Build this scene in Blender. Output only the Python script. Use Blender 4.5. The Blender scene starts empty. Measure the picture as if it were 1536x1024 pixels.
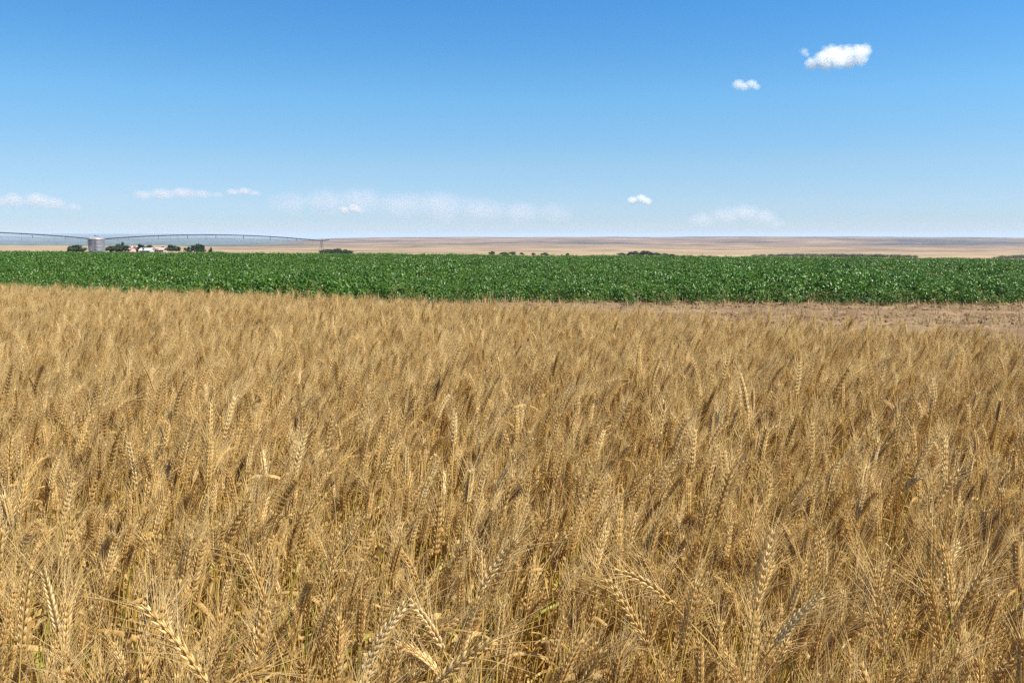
import bpy, math, random
import numpy as np
from mathutils import Vector, Matrix, Euler, Quaternion, noise

R = random.Random(7)
PI = math.pi
sc = bpy.context.scene
COL = sc.collection

# ------------------------------------------------------------------ camera
EYE, F, HROW = 1.40, 1197.0, 354.0
PITCH = math.atan((512 - HROW) / F)
cam = bpy.data.cameras.new("camera"); cam.sensor_width = 36.0; cam.lens = F / 1536 * 36
cam.clip_start = 0.05; cam.clip_end = 120000
co = bpy.data.objects.new("camera", cam); COL.objects.link(co)
co.location = (0, 0, EYE); co.rotation_euler = (PI / 2 - PITCH, 0, 0)
sc.camera = co
CP, SP = math.cos(PITCH), math.sin(PITCH)

def zrow(row, D):
    """height of a point at depth D that is seen on image row `row`"""
    t = (row - 512) / F
    return EYE + D * (t * CP + SP) / (t * SP - CP)

def at(px, row, D):
    z = zrow(row, D)
    fwd = D * CP - (z - EYE) * SP
    return Vector(((px - 768) / F * fwd, D, z))

def proj(p):
    h = p[2] - EYE
    fwd = p[1] * CP - h * SP
    if fwd < 0.05: return None
    return 768 + F * p[0] / fwd, 512 - F * (p[1] * SP + h * CP) / fwd

# ------------------------------------------------------------------ light
SUN_EL, SUN_AZ = math.radians(54), math.radians(118)
w = bpy.data.worlds.new("World"); sc.world = w; w.use_nodes = True
nt = w.node_tree; nt.nodes.clear()
sky = nt.nodes.new("ShaderNodeTexSky"); sky.sky_type = 'NISHITA'; sky.sun_disc = False
sky.sun_elevation = SUN_EL; sky.sun_rotation = SUN_AZ
sky.air_density = 1.0; sky.dust_density = 0.0; sky.ozone_density = 4.0; sky.altitude = 1200
hs = nt.nodes.new("ShaderNodeHueSaturation"); hs.inputs['Saturation'].default_value = 1.2
bg = nt.nodes.new("ShaderNodeBackground"); bg.inputs['Strength'].default_value = 0.074
wo = nt.nodes.new("ShaderNodeOutputWorld")
tcw = nt.nodes.new("ShaderNodeTexCoord"); sx = nt.nodes.new("ShaderNodeSeparateXYZ"); rw_ = nt.nodes.new("ShaderNodeValToRGB")
nt.links.new(tcw.outputs['Generated'], sx.inputs[0]); nt.links.new(sx.outputs['Z'], rw_.inputs[0])
e_ = rw_.color_ramp.elements
e_[0].position, e_[0].color = 0.0, (.49, .575, .80, 1)
e_[1].position, e_[1].color = 0.5, (.64, 1.02, 1.12, 1)
for p_, c_ in ((.02, (.515, .597, .81, 1)), (.084, (.78, .80, .83, 1)), (.162, (.86, 1.03, 1.0, 1)), (.27, (.66, 1.05, 1.13, 1))):
    k_ = e_.new(p_); k_.color = c_
mw = nt.nodes.new("ShaderNodeMix"); mw.data_type = 'RGBA'; mw.blend_type = 'MULTIPLY'; mw.inputs[0].default_value = 1.0
nt.links.new(sky.outputs[0], hs.inputs['Color']); nt.links.new(hs.outputs[0], mw.inputs[6]); nt.links.new(rw_.outputs[0], mw.inputs[7]); mr = nt.nodes.new("ShaderNodeMapRange"); mr.inputs['From Min'].default_value = -.6; mr.inputs['From Max'].default_value = .6
mr.inputs['To Min'].default_value = .95; mr.inputs['To Max'].default_value = 1.14; nt.links.new(sx.outputs['X'], mr.inputs['Value'])
ms = nt.nodes.new("ShaderNodeVectorMath"); ms.operation = 'SCALE'; nt.links.new(mw.outputs[2], ms.inputs[0]); nt.links.new(mr.outputs[0], ms.inputs['Scale']); nt.links.new(ms.outputs[0], bg.inputs[0]); nt.links.new(bg.outputs[0], wo.inputs[0])
sl = bpy.data.lights.new("sun", 'SUN'); sl.energy = 5.0; sl.angle = math.radians(0.53); sl.color = (1.0, 0.93, 0.81)
so = bpy.data.objects.new("sun", sl); COL.objects.link(so)
sdir = Vector((math.cos(SUN_EL) * math.sin(SUN_AZ), math.cos(SUN_EL) * math.cos(SUN_AZ), math.sin(SUN_EL)))
so.rotation_euler = sdir.to_track_quat('Z', 'Y').to_euler(); so.location = (30, 0, 40)
sc.view_settings.view_transform = 'Standard'; sc.view_settings.look = 'None'
sc.view_settings.exposure = 0.95; sc.view_settings.gamma = 1
cy = sc.cycles
cy.volume_bounces = 10; cy.max_bounces = 12; cy.use_adaptive_sampling = False; cy.diffuse_bounces = 4; cy.glossy_bounces = 2
cy.transparent_max_bounces = 12; cy.volume_step_rate = 0.5; cy.volume_max_steps = 128
cy.use_denoising = False; cy.denoising_prefilter = 'ACCURATE'

# ------------------------------------------------------------------ helpers
class MB:
    """collects vertices, faces, a material index and a tint per vertex"""
    def __init__(s): s.v = []; s.f = []; s.m = []; s.t = []
    def add(s, vs, fs, mi=0, tint=0.5):
        b = len(s.v); s.v += [tuple(p) for p in vs]; s.t += [tint] * len(vs)
        s.f += [tuple(i + b for i in q) for q in fs]; s.m += [mi] * len(fs)
    def merge(s, o, mi=None):
        b = len(s.v); s.v += o.v; s.t += o.t
        s.f += [tuple(i + b for i in q) for q in o.f]; s.m += (o.m if mi is None else [mi] * len(o.f))
    def box(s, c, d, rz=0, mi=0):
        cx, cyy, cz = c; x, y, z = d[0] / 2, d[1] / 2, d[2] / 2
        ca, sa = math.cos(rz), math.sin(rz)
        vs = [(cx + a * x * ca - b * y * sa, cyy + a * x * sa + b * y * ca, cz + e * z)
              for e in (-1, 1) for a, b in ((-1, -1), (1, -1), (1, 1), (-1, 1))]
        s.add(vs, [(3, 2, 1, 0), (4, 5, 6, 7), (0, 1, 5, 4), (1, 2, 6, 5), (2, 3, 7, 6), (3, 0, 4, 7)], mi)
    def tube(s, pts, rad, n=6, mi=0, tint=0.5, cap=True):
        pts = [Vector(p) for p in pts]; k = len(pts)
        if not hasattr(rad, '__len__'): rad = [rad] * k
        vs = []; prev = None
        for i, p in enumerate(pts):
            t = (pts[min(i + 1, k - 1)] - pts[max(i - 1, 0)]).normalized()
            if prev is None: prev = t.orthogonal().normalized()
            u = (prev - t * prev.dot(t)).normalized(); prev = u; q = t.cross(u)
            for j in range(n):
                a = 2 * PI * j / n
                vs.append(p + (u * math.cos(a) + q * math.sin(a)) * rad[i])
        fs = [(i * n + j, i * n + (j + 1) % n, (i + 1) * n + (j + 1) % n, (i + 1) * n + j) for i in range(k - 1) for j in range(n)]
        if cap and n > 3: fs += [tuple(range(n - 1, -1, -1)), tuple((k - 1) * n + j for j in range(n))]
        s.add(vs, fs, mi, tint)
    def lathe(s, prof, n=32, c=(0, 0, 0), mi=0):
        vs = [(c[0] + r * math.cos(2 * PI * j / n), c[1] + r * math.sin(2 * PI * j / n), c[2] + z) for r, z in prof for j in range(n)]
        fs = [(i * n + j, i * n + (j + 1) % n, (i + 1) * n + (j + 1) % n, (i + 1) * n + j) for i in range(len(prof) - 1) for j in range(n)]
        s.add(vs, fs, mi)
    def mesh(s, name, mats, smooth=False):
        me = bpy.data.meshes.new(name); me.from_pydata(s.v, [], s.f)
        for m in mats: me.materials.append(m)
        if len(mats) > 1: me.polygons.foreach_set('material_index', s.m)
        if smooth: me.polygons.foreach_set('use_smooth', [True] * len(s.f))
        a = me.attributes.new('tint', 'FLOAT', 'POINT'); a.data.foreach_set('value', s.t)
        me.update(); return me
    def build(s, name, mats, parent=None, loc=None, smooth=False):
        if not isinstance(mats, (list, tuple)): mats = [mats]
        o = bpy.data.objects.new(name, s.mesh(name, mats, smooth)); COL.objects.link(o)
        if parent: o.parent = parent
        if loc is not None: o.location = loc
        return o

def tag(o, label=None, cat=None, group=None, kind=None):
    if label: o['label'] = label
    if cat: o['category'] = cat
    if group: o['group'] = group
    if kind: o['kind'] = kind
    return o

def thing(name, label, cat, loc=(0, 0, 0), rz=0, group=None):
    o = bpy.data.objects.new(name, None); COL.objects.link(o)
    o.location = loc; o.rotation_euler = (0, 0, rz); o.empty_display_size = 0.05
    return tag(o, label, cat, group)

def dup_tree(o, parent=None):
    c = o.copy(); COL.objects.link(c)
    if parent: c.parent = parent
    for ch in list(o.children): dup_tree(ch, c)
    return c

# ------------------------------------------------------------------ materials
def newmat(name):
    m = bpy.data.materials.new(name); m.use_nodes = True
    n = m.node_tree; n.nodes.clear()
    out = n.nodes.new("ShaderNodeOutputMaterial"); b = n.nodes.new("ShaderNodeBsdfPrincipled")
    n.links.new(b.outputs[0], out.inputs[0])
    return m, n, b, out

def ramp(n, stops, src):
    r = n.nodes.new("ShaderNodeValToRGB"); e = r.color_ramp.elements
    e[0].position, e[0].color = stops[0][0], (*stops[0][1], 1)
    e[1].position, e[1].color = stops[-1][0], (*stops[-1][1], 1)
    for p, c in stops[1:-1]:
        k = e.new(p); k.color = (*c, 1)
    n.links.new(src, r.inputs[0]); return r.outputs[0]

def mixc(n, fac, a, b, mode='MIX'):
    m = n.nodes.new("ShaderNodeMix"); m.data_type = 'RGBA'; m.blend_type = mode
    for s, v in ((m.inputs[0], fac), (m.inputs[6], a), (m.inputs[7], b)):
        if hasattr(v, 'is_output'): n.links.new(v, s)
        elif isinstance(v, (int, float)): s.default_value = v
        else: s.default_value = (*v, 1)
    return m.outputs[2]

def math_n(n, op, a, b=0.0, c=None, clamp=False):
    m = n.nodes.new("ShaderNodeMath"); m.operation = op; m.use_clamp = clamp
    for i, v in enumerate((a, b) if c is None else (a, b, c)):
        if hasattr(v, 'is_output'): n.links.new(v, m.inputs[i])
        else: m.inputs[i].default_value = v
    return m.outputs[0]

def noise_n(n, scale, detail=4, rough=0.55, coord='Object', vec_scale=None):
    tc = n.nodes.new("ShaderNodeTexCoord"); src = tc.outputs[coord]
    if vec_scale:
        mp = n.nodes.new("ShaderNodeMapping"); mp.inputs['Scale'].default_value = vec_scale
        n.links.new(src, mp.inputs[0]); src = mp.outputs[0]
    t = n.nodes.new("ShaderNodeTexNoise"); t.inputs['Scale'].default_value = scale
    t.inputs['Detail'].default_value = detail; t.inputs['Roughness'].default_value = rough
    n.links.new(src, t.inputs['Vector']); return t.outputs[0]

def plant_mat(name, stops, rough=0.6, transl=0.25, tcol=None, spec=0.3):
    """dry or green plant tissue: colour from a per-piece tint and a per-plant random value, some light passing through"""
    m, n, b, out = newmat(name)
    at_ = n.nodes.new("ShaderNodeAttribute"); at_.attribute_name = 'tint'
    oi = n.nodes.new("ShaderNodeObjectInfo")
    f = math_n(n, 'ADD', math_n(n, 'MULTIPLY', at_.outputs['Fac'], 0.55), math_n(n, 'MULTIPLY', oi.outputs['Random'], 0.45))
    c = ramp(n, stops, f)
    n.links.new(c, b.inputs['Base Color']); b.inputs['Roughness'].default_value = rough
    b.inputs['Specular IOR Level'].default_value = spec
    tr = n.nodes.new("ShaderNodeBsdfTranslucent"); mx = n.nodes.new("ShaderNodeMixShader")
    mx.inputs[0].default_value = transl
    n.links.new(mixc(n, 1.0, c, tcol or (1, 1, 1), 'MULTIPLY'), tr.inputs[0])
    n.links.new(b.outputs[0], mx.inputs[1]); n.links.new(tr.outputs[0], mx.inputs[2]); n.links.new(mx.outputs[0], out.inputs[0])
    return m

def plain(name, col, rough=0.6, metal=0.0, var=0.2, scale=3.0):
    m, n, b, out = newmat(name)
    f = noise_n(n, scale)
    c = ramp(n, [(0.3, tuple(x * (1 - var) for x in col)), (0.7, tuple(min(1, x * (1 + var)) for x in col))], f)
    n.links.new(c, b.inputs['Base Color']); b.inputs['Roughness'].default_value = rough; b.inputs['Metallic'].default_value = metal
    return m

M_EAR = plant_mat('wheat_ear', [(0.0, (0.46, 0.275, 0.072)), (0.35, (0.67, 0.45, 0.158)), (0.65, (0.77, 0.57, 0.24)), (1.0, (0.84, 0.69, 0.385))], 0.5, 0.34)
M_AWN = plant_mat('wheat_awn', [(0.0, (0.60, 0.405, 0.135)), (0.5, (0.78, 0.585, 0.26)), (1.0, (0.85, 0.70, 0.40))], 0.42, 0.45)
M_STEM = plant_mat('wheat_stem', [(0.0, (0.40, 0.32, 0.05)), (0.25, (0.56, 0.385, 0.09)), (0.7, (0.67, 0.48, 0.155)), (1.0, (0.74, 0.57, 0.24))], 0.42, 0.25)
M_LEAF = plant_mat('dry_wheat_leaf', [(0.0, (0.32, 0.175, 0.045)), (0.4, (0.56, 0.365, 0.115)), (0.7, (0.68, 0.49, 0.20)), (1.0, (0.77, 0.61, 0.32))], 0.55, 0.45)
M_GSTEM = plant_mat('green_wheat_stem', [(0.0, (0.20, 0.23, 0.03)), (0.5, (0.36, 0.36, 0.06)), (1.0, (0.52, 0.44, 0.12))], 0.42, 0.25)
WM = [M_STEM, M_EAR, M_AWN, M_LEAF, M_GSTEM]
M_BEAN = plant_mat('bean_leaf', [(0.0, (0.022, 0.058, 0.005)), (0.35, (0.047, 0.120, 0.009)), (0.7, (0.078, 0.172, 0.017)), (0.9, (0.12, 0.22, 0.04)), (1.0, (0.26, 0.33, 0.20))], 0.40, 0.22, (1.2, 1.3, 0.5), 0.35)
M_BSTEM = plant_mat('bean_stem', [(0, (0.06, 0.12, 0.03)), (1, (0.12, 0.17, 0.05))], 0.5, 0.0)

# ------------------------------------------------------------------ wheat stalk
def frames(pts):
    out = []; prev = None
    for i, p in enumerate(pts):
        t = (pts[min(i + 1, len(pts) - 1)] - pts[max(i - 1, 0)]).normalized()
        if prev is None: prev = Vector((0, 1, 0))
        v = (prev - t * prev.dot(t)).normalized(); prev = v
        out.append((p, t, v.cross(t), v))
    return out

FL = [(0.0, 0.25), (0.22, 0.85), (0.5, 1.0), (0.8, 0.6), (1.0, 0.12)]
def floret(mb, base, d, side, L, W, tint, n=5):
    d = d.normalized(); u = (side - d * side.dot(d)).normalized(); q = d.cross(u)
    vs = []
    for s, r in FL:
        for j in range(n):
            a = 2 * PI * j / n
            vs.append(base + d * (L * s) + u * (math.cos(a) * r * W) + q * (math.sin(a) * r * W * 0.8))
    k = len(FL)
    fs = [(i * n + j, i * n + (j + 1) % n, (i + 1) * n + (j + 1) % n, (i + 1) * n + j) for i in range(k - 1) for j in range(n)]
    mb.add(vs, fs, 0, tint)
    return base + d * L

def stalk(rng, H=0.80, ear=0.092, lean=0.12, nod=0.35, twist=None, awn=0.06, spread=0.35, nleaf=2, tint_shift=0):
    """one stalk: returns {'stem','ear','awns','leaf'}; rooted at the origin, bending towards +x"""
    stem, earm, awns, leaves = MB(), MB(), MB(), []
    N = 12; p = Vector((0, 0, 0)); pts = [p.copy()]
    wob = rng.uniform(-.03, .03)
    for i in range(N):
        s = (i + 1) / N
        a = lean * s ** 1.2 + nod * max(0, (s - 0.72) / 0.28) ** 2 * 0.6
        p = p + Vector((math.sin(a), wob * math.sin(s * 5), math.cos(a))) * (H / N); pts.append(p.copy())
    rad = [0.0021 - 0.0010 * (i / N) for i in range(N + 1)]
    for i in (4, 8): rad[i] *= 1.25
    stem.tube(pts, rad, 4, 0, rng.uniform(.2, .8), cap=False)
    # ear
    a0 = lean + nod * 0.6; n = rng.randint(17, 21); ep = [pts[-1].copy()]; p = ep[0].copy()
    for i in range(n):
        a = a0 + nod * 0.4 * (i / n) + nod * 0.5 * (i / n) ** 2
        p = p + Vector((math.sin(a), 0, math.cos(a))) * (ear / n); ep.append(p.copy())
    fr = frames(ep); tw = rng.uniform(0, PI) if twist is None else twist
    earm.tube(ep, 0.0011, 3, 0, 0.4, cap=False)
    for i in range(n):
        P, T, U, V = fr[i]
        u = U * math.cos(tw) + V * math.sin(tw); v = T.cross(u).normalized()
        sd = 1 if i % 2 else -1
        taper = 0.72 + 0.28 * math.sin(PI * min(1, (i + 2.2) / n))
        L = 0.0118 * taper * rng.uniform(.88, 1.1); W = 0.00185 * taper
        b = P + u * (sd * 0.0016); tint = rng.uniform(.15, .95) + tint_shift
        for k in (-1, 0, 1):
            d = T * 1.0 + u * (sd * (0.30 if k == 0 else 0.18)) + v * (k * 0.25)
            tip = floret(earm, b + v * (k * 0.0019), d, v, L * (0.9 if k == 0 else 1), W, min(1.3, max(0, tint + rng.uniform(-.2, .2))))
            if rng.random() < (.7 if k == 0 else .15): continue
            al = awn * rng.uniform(.55, 1.1) * (0.75 + 0.4 * i / n)
            dd = (T + u * (sd * rng.uniform(.1, .55) * spread / .35) + v * (k * rng.uniform(.15, .6) * spread / .35 + rng.uniform(-.1, .1))).normalized()
            bend = (u * sd * rng.uniform(-.1, .4) + v * rng.uniform(-.35, .35) + Vector((0.04, 0, -0.1))) * 0.8
            q = tip - d.normalized() * 0.001; ap = [q.copy()]
            for j in range(4):
                dd = (dd + bend * 0.16).normalized(); q = q + dd * (al / 4); ap.append(q.copy())
            awns.tube(ap, [0.00040, 0.00036, 0.00032, 0.00025, 0.00012], 3, 0, rng.uniform(.1, 1), cap=False)
    # dried leaves
    for li in range(nleaf):
        lf = MB(); s = rng.uniform(.35, .88); k = int(s * N); q = pts[k].copy()
        az = rng.uniform(0, 2 * PI); el = rng.uniform(.5, 1.25); L = rng.uniform(.10, .21); wd = rng.uniform(.003, .0052)
        vs = []; seg = 8; tw_ = rng.uniform(-3, 3); drop = rng.uniform(.18, .42)
        for j in range(seg + 1):
            f = j / seg
            d = Vector((math.cos(az) * math.cos(el), math.sin(az) * math.cos(el), math.sin(el)))
            side = Vector((-math.sin(az), math.cos(az), 0)); up = d.cross(side)
            a = tw_ * f; sv = side * math.cos(a) + up * math.sin(a); nv = d.cross(sv)
            ww = wd * (1 - f ** 2.2) * (1.0 if j else .6) + .0003
            vs += [q - sv * ww, q + nv * ww * .5, q + sv * ww]
            q = q + d * (L / seg); el -= drop; az += rng.uniform(-.22, .22)
        fs = [(3 * j + c, 3 * j + c + 1, 3 * j + c + 4, 3 * j + c + 3) for j in range(seg) for c in (0, 1)]
        lf.add(vs, fs, 0, rng.uniform(0, 1)); leaves.append(lf)
    return dict(stem=stem, ear=earm, awns=awns, leaf=leaves, top=max(v[2] for v in earm.v))

def whole(st):
    m = MB(); m.merge(st['stem'], 4 if st.get('green') else 0); m.merge(st['ear'], 1); m.merge(st['awns'], 2)
    for k, l in enumerate(st['leaf']): m.merge(l, 4 if st.get('green') and k == 0 else 3)
    return m

# ------------------------------------------------------------------ scatter: one object, variants and points in its own mesh
def scatter(name, variants, mats, pts, rots, scl, pick, smooth=True):
    V = []; Fc = []; Mi = []; T = []; var = []
    for k, mb in enumerate(variants):
        b = len(V); V += mb.v; T += mb.t; var += [k] * len(mb.v)
        Fc += [tuple(i + b for i in q) for q in mb.f]; Mi += mb.m
    nb = len(V); n = len(pts)
    V = V + [tuple(p) for p in pts]
    me = bpy.data.meshes.new(name); me.from_pydata(V, [], Fc)
    for m in mats: me.materials.append(m)
    me.polygons.foreach_set('material_index', Mi)
    me.polygons.foreach_set('use_smooth', [smooth] * len(Fc))
    def attr(nm, ty, dat, key='value'):
        a = me.attributes.new(nm, ty, 'POINT'); a.data.foreach_set(key, np.asarray(dat).ravel())
    attr('tint', 'FLOAT', np.array(T + [0.5] * n, dtype=np.float32))
    attr('var', 'INT', np.array(var + [-1] * n, dtype=np.int32))
    attr('pick', 'INT', np.concatenate([np.zeros(nb, np.int32), np.array(pick, np.int32)]))
    attr('scl', 'FLOAT', np.concatenate([np.ones(nb, np.float32), np.array(scl, np.float32)]))
    attr('rot', 'FLOAT_VECTOR', np.concatenate([np.zeros((nb, 3), np.float32), np.array(rots, np.float32).reshape(-1, 3)]), 'vector')
    me.update()
    o = bpy.data.objects.new(name, me); COL.objects.link(o)
    g = bpy.data.node_groups.new(name + '_scatter', 'GeometryNodeTree')
    g.interface.new_socket('Geometry', in_out='INPUT', socket_type='NodeSocketGeometry')
    g.interface.new_socket('Geometry', in_out='OUTPUT', socket_type='NodeSocketGeometry')
    N, L = g.nodes, g.links
    gi, go = N.new('NodeGroupInput'), N.new('NodeGroupOutput')
    def named(nm, ty):
        a = N.new('GeometryNodeInputNamedAttribute'); a.data_type = ty; a.inputs['Name'].default_value = nm
        return a.outputs[0]
    va = named('var', 'INT')
    def sep(k):
        c = N.new('FunctionNodeCompare'); c.data_type = 'INT'; c.operation = 'EQUAL'
        ins = [i for i in c.inputs if i.type == 'INT']
        L.new(va, ins[0]); ins[1].default_value = k
        s = N.new('GeometryNodeSeparateGeometry'); s.domain = 'POINT'
        L.new(gi.outputs[0], s.inputs['Geometry']); L.new(c.outputs[0], s.inputs['Selection'])
        return s.outputs[0]
    j = N.new('GeometryNodeJoinGeometry')
    for k in range(len(variants)):
        ti = N.new('GeometryNodeGeometryToInstance'); L.new(sep(k), ti.inputs[0]); L.new(ti.outputs[0], j.inputs[0])
    ip = N.new('GeometryNodeInstanceOnPoints')
    L.new(sep(-1), ip.inputs['Points']); L.new(j.outputs[0], ip.inputs['Instance'])
    ip.inputs['Pick Instance'].default_value = True
    L.new(named('pick', 'INT'), ip.inputs['Instance Index'])
    er = N.new('FunctionNodeEulerToRotation'); L.new(named('rot', 'FLOAT_VECTOR'), er.inputs[0]); L.new(er.outputs[0], ip.inputs['Rotation'])
    L.new(named('scl', 'FLOAT'), ip.inputs['Scale']); L.new(ip.outputs[0], go.inputs[0])
    md = o.modifiers.new('scatter', 'NODES'); md.node_group = g
    return o

# ------------------------------------------------------------------ ground (one sheet to the horizon)
def interp(x, xs, ys):
    return float(np.interp(x, xs, ys))
def crest_row(px): return 376.3 + 11.6 * px / 1536
def crest_dist(px): return 96 - 26 * min(1.2, max(-.2, px / 1536))
RIDGE_X = [-400, 200, 300, 380, 470, 560, 700, 1000, 1200, 1536, 1900]
RIDGE_Y = [369, 368.3, 366.3, 362.6, 358.2, 355.9, 355.6, 355.1, 354.4, 356.0, 356.5]
BEAN_H = 0.62
def fbm(x, y, o=4):
    return noise.fractal(Vector((x, y, 3.7)), 1.0, 2.0, o)
def ground_z(x, y):
    r = math.hypot(x, y); a = math.atan2(x, y)
    ac = max(-0.75, min(0.75, a)); px = max(-400, min(1900, 768 + F / CP * math.tan(ac)))
    D = r * math.cos(ac)
    if r < 18: return 0.0
    cr, cd = crest_row(px), crest_dist(px)
    zc = zrow(cr, cd) - BEAN_H
    if D <= cd:
        f = max(0, (D - 18 * math.cos(ac)) / (cd - 18 * math.cos(ac)))
        return zc * f ** 1.5
    ry = interp(px, RIDGE_X, RIDGE_Y) + .55 * fbm(a * 11, 1.7); wgt = min(1, max(0, (px - 260) / 240))
    ks = [cd, 150, 240, 420, 700, 1500, 2300, 3200, 4800, 5600, 7500, 12000, 24000, 45000]
    c0 = (zc - EYE)
    rc = cr + BEAN_H / cd * F
    lft = [rc, cr + 2.6, cr + 1.4, cr + 0.8, cr - 0.6, 368.3, 369.5, 370, 368.5, 367.5, 364, 357.5, 350.3, 353.6]
    q = cr - ry
    rgt = [rc, cr + 2.6, cr + 1.6, cr + 1.2, cr + 0.2, cr - q * .36, cr - q * .55, cr - q * .78, ry, ry + 3, ry + 5, 361, 359.5, 359]
    lg = math.log(D); kl = [math.log(k) for k in ks]
    row = (1 - wgt) * interp(lg, kl, lft) + wgt * interp(lg, kl, rgt)
    if r > 500:
        k = min(1, (r - 500) / 1500)
        row += k * (0.9 * fbm(a * 14, lg * 5) + 0.45 * fbm(a * 60, lg * 22)) * (0.55 if D > 4000 else 1.25)
    return zrow(row, D)

def make_ground():
    az = [math.radians(a) for a in list(np.arange(-180, -48, 6)) + list(np.arange(-48, 48.01, 0.4)) + list(np.arange(54, 180, 6))]
    rs = [0.0] + list(np.geomspace(1.0, 60000, 190))
    vs = [(0, 0, 0)]; cols = [(.14, .095, .052)]
    n = len(az)
    for r in rs[1:]:
        for a in az:
            x, y = r * math.sin(a), r * math.cos(a); z = ground_z(x, y); vs.append((x, y, z))
            ac = max(-0.75, min(0.75, a)); px = 768 + F / CP * math.tan(ac); D = r * math.cos(ac)
            cd = crest_dist(max(-400, min(1900, px))); wgt = min(1, max(0, (px - 300) / 200))
            if r < cd * 1.02: c = np.array((.15, .10, .055))
            else:
                tan_ = np.array((.265, .195, .118)); pink = np.array((.195, .138, .100)); blue_grey = np.array((.058, .062, .070)); far = np.array((.038, .066, .056))
                c = tan_ * (1.12 if 200 < D < 900 else 1)
                lgd = math.log(D); nn = fbm(a * 9 + 5, lgd * 7)
                c = c * (1 + .55 * fbm(a * 13 + 2, lgd * 26) * min(1, max(0, (D - 500) / 900)))
                if D > 1300:
                    k = min(1, (D - 1300) / 1200); c = c * (1 - k) + pink * k * (1 + .6 * fbm(a * 16 + 9, lgd * 30))
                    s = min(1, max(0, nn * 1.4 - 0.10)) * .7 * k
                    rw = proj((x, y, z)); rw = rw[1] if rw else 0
                    s += 1.2 * math.exp(-((px - 1455) / 110) ** 2 - ((rw - 364) / 4.2) ** 2) + .75 * math.exp(-((px - 870) / 60) ** 2 - ((rw - 364) / 2.5) ** 2)  # dark blue-grey patches and streaks blended over the ridge colour
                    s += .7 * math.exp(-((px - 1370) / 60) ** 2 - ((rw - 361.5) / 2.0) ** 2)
                    s += .6 * math.exp(-((rw - interp(px, RIDGE_X, RIDGE_Y) - .3) / .6) ** 2) * min(1, max(0, (px - 700) / 300)); s *= max(.4, min(1.3, 1 + .8 * fbm(a * 30, lgd * 18))); s = min(1, s); c = c * (1 - s) + blue_grey * s
                if D > 1700:
                    k = (1 - wgt) * min(1, (D - 1700) / 500); c = c * (1 - k) + far * k
                if D > 5400: c = far * (1 + .5 * nn)
                if D > 2300:
                    q = max(0, fbm(a * 38, lgd * 34)) * (1 - wgt); c = c * (1 + .5 * fbm(a * 70, lgd * 40) * (1 - wgt)) + q * np.array((.09, .075, .04))
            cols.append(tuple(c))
    fs = []
    for j in range(n): fs.append((0, 1 + (j + 1) % n, 1 + j))
    for i in range(len(rs) - 2):
        for j in range(n):
            a0, a1 = 1 + i * n + j, 1 + i * n + (j + 1) % n
            fs.append((a0, a1, a1 + n, a0 + n))
    me = bpy.data.meshes.new('ground'); me.from_pydata(vs, [], fs)
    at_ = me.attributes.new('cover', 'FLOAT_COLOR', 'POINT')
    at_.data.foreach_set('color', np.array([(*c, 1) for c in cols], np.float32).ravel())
    me.polygons.foreach_set('use_smooth', [True] * len(fs))
    m, nn, b, out = newmat('ground_cover')
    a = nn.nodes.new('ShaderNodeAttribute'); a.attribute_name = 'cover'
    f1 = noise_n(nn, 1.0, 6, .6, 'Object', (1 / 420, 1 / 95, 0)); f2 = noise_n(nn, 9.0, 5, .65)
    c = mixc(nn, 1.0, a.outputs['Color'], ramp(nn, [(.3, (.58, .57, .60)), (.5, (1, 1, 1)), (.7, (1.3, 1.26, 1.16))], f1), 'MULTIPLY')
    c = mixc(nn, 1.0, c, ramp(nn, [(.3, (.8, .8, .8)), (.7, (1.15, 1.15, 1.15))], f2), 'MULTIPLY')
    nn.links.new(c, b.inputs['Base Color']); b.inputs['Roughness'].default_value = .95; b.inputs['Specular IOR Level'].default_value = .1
    me.materials.append(m)
    o = bpy.data.objects.new('ground', me); COL.objects.link(o); tag(o, kind='structure')
make_ground()

# ------------------------------------------------------------------ field edges
WE_X = [-30, -9.5, -5.46, -1.55, 0, 1.32, 2.23, 2.9, 6, 30]
WE_Y = [19, 10.4, 8.5, 6.95, 6.2, 5.5, 4.88, 4.3, 2.6, -8]
def wheat_edge(x): return interp(x, WE_X, WE_Y)
def bean_edge(x): return 16.2 - 0.03 * x + 0.25 * fbm(x * .35, 0)

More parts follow.
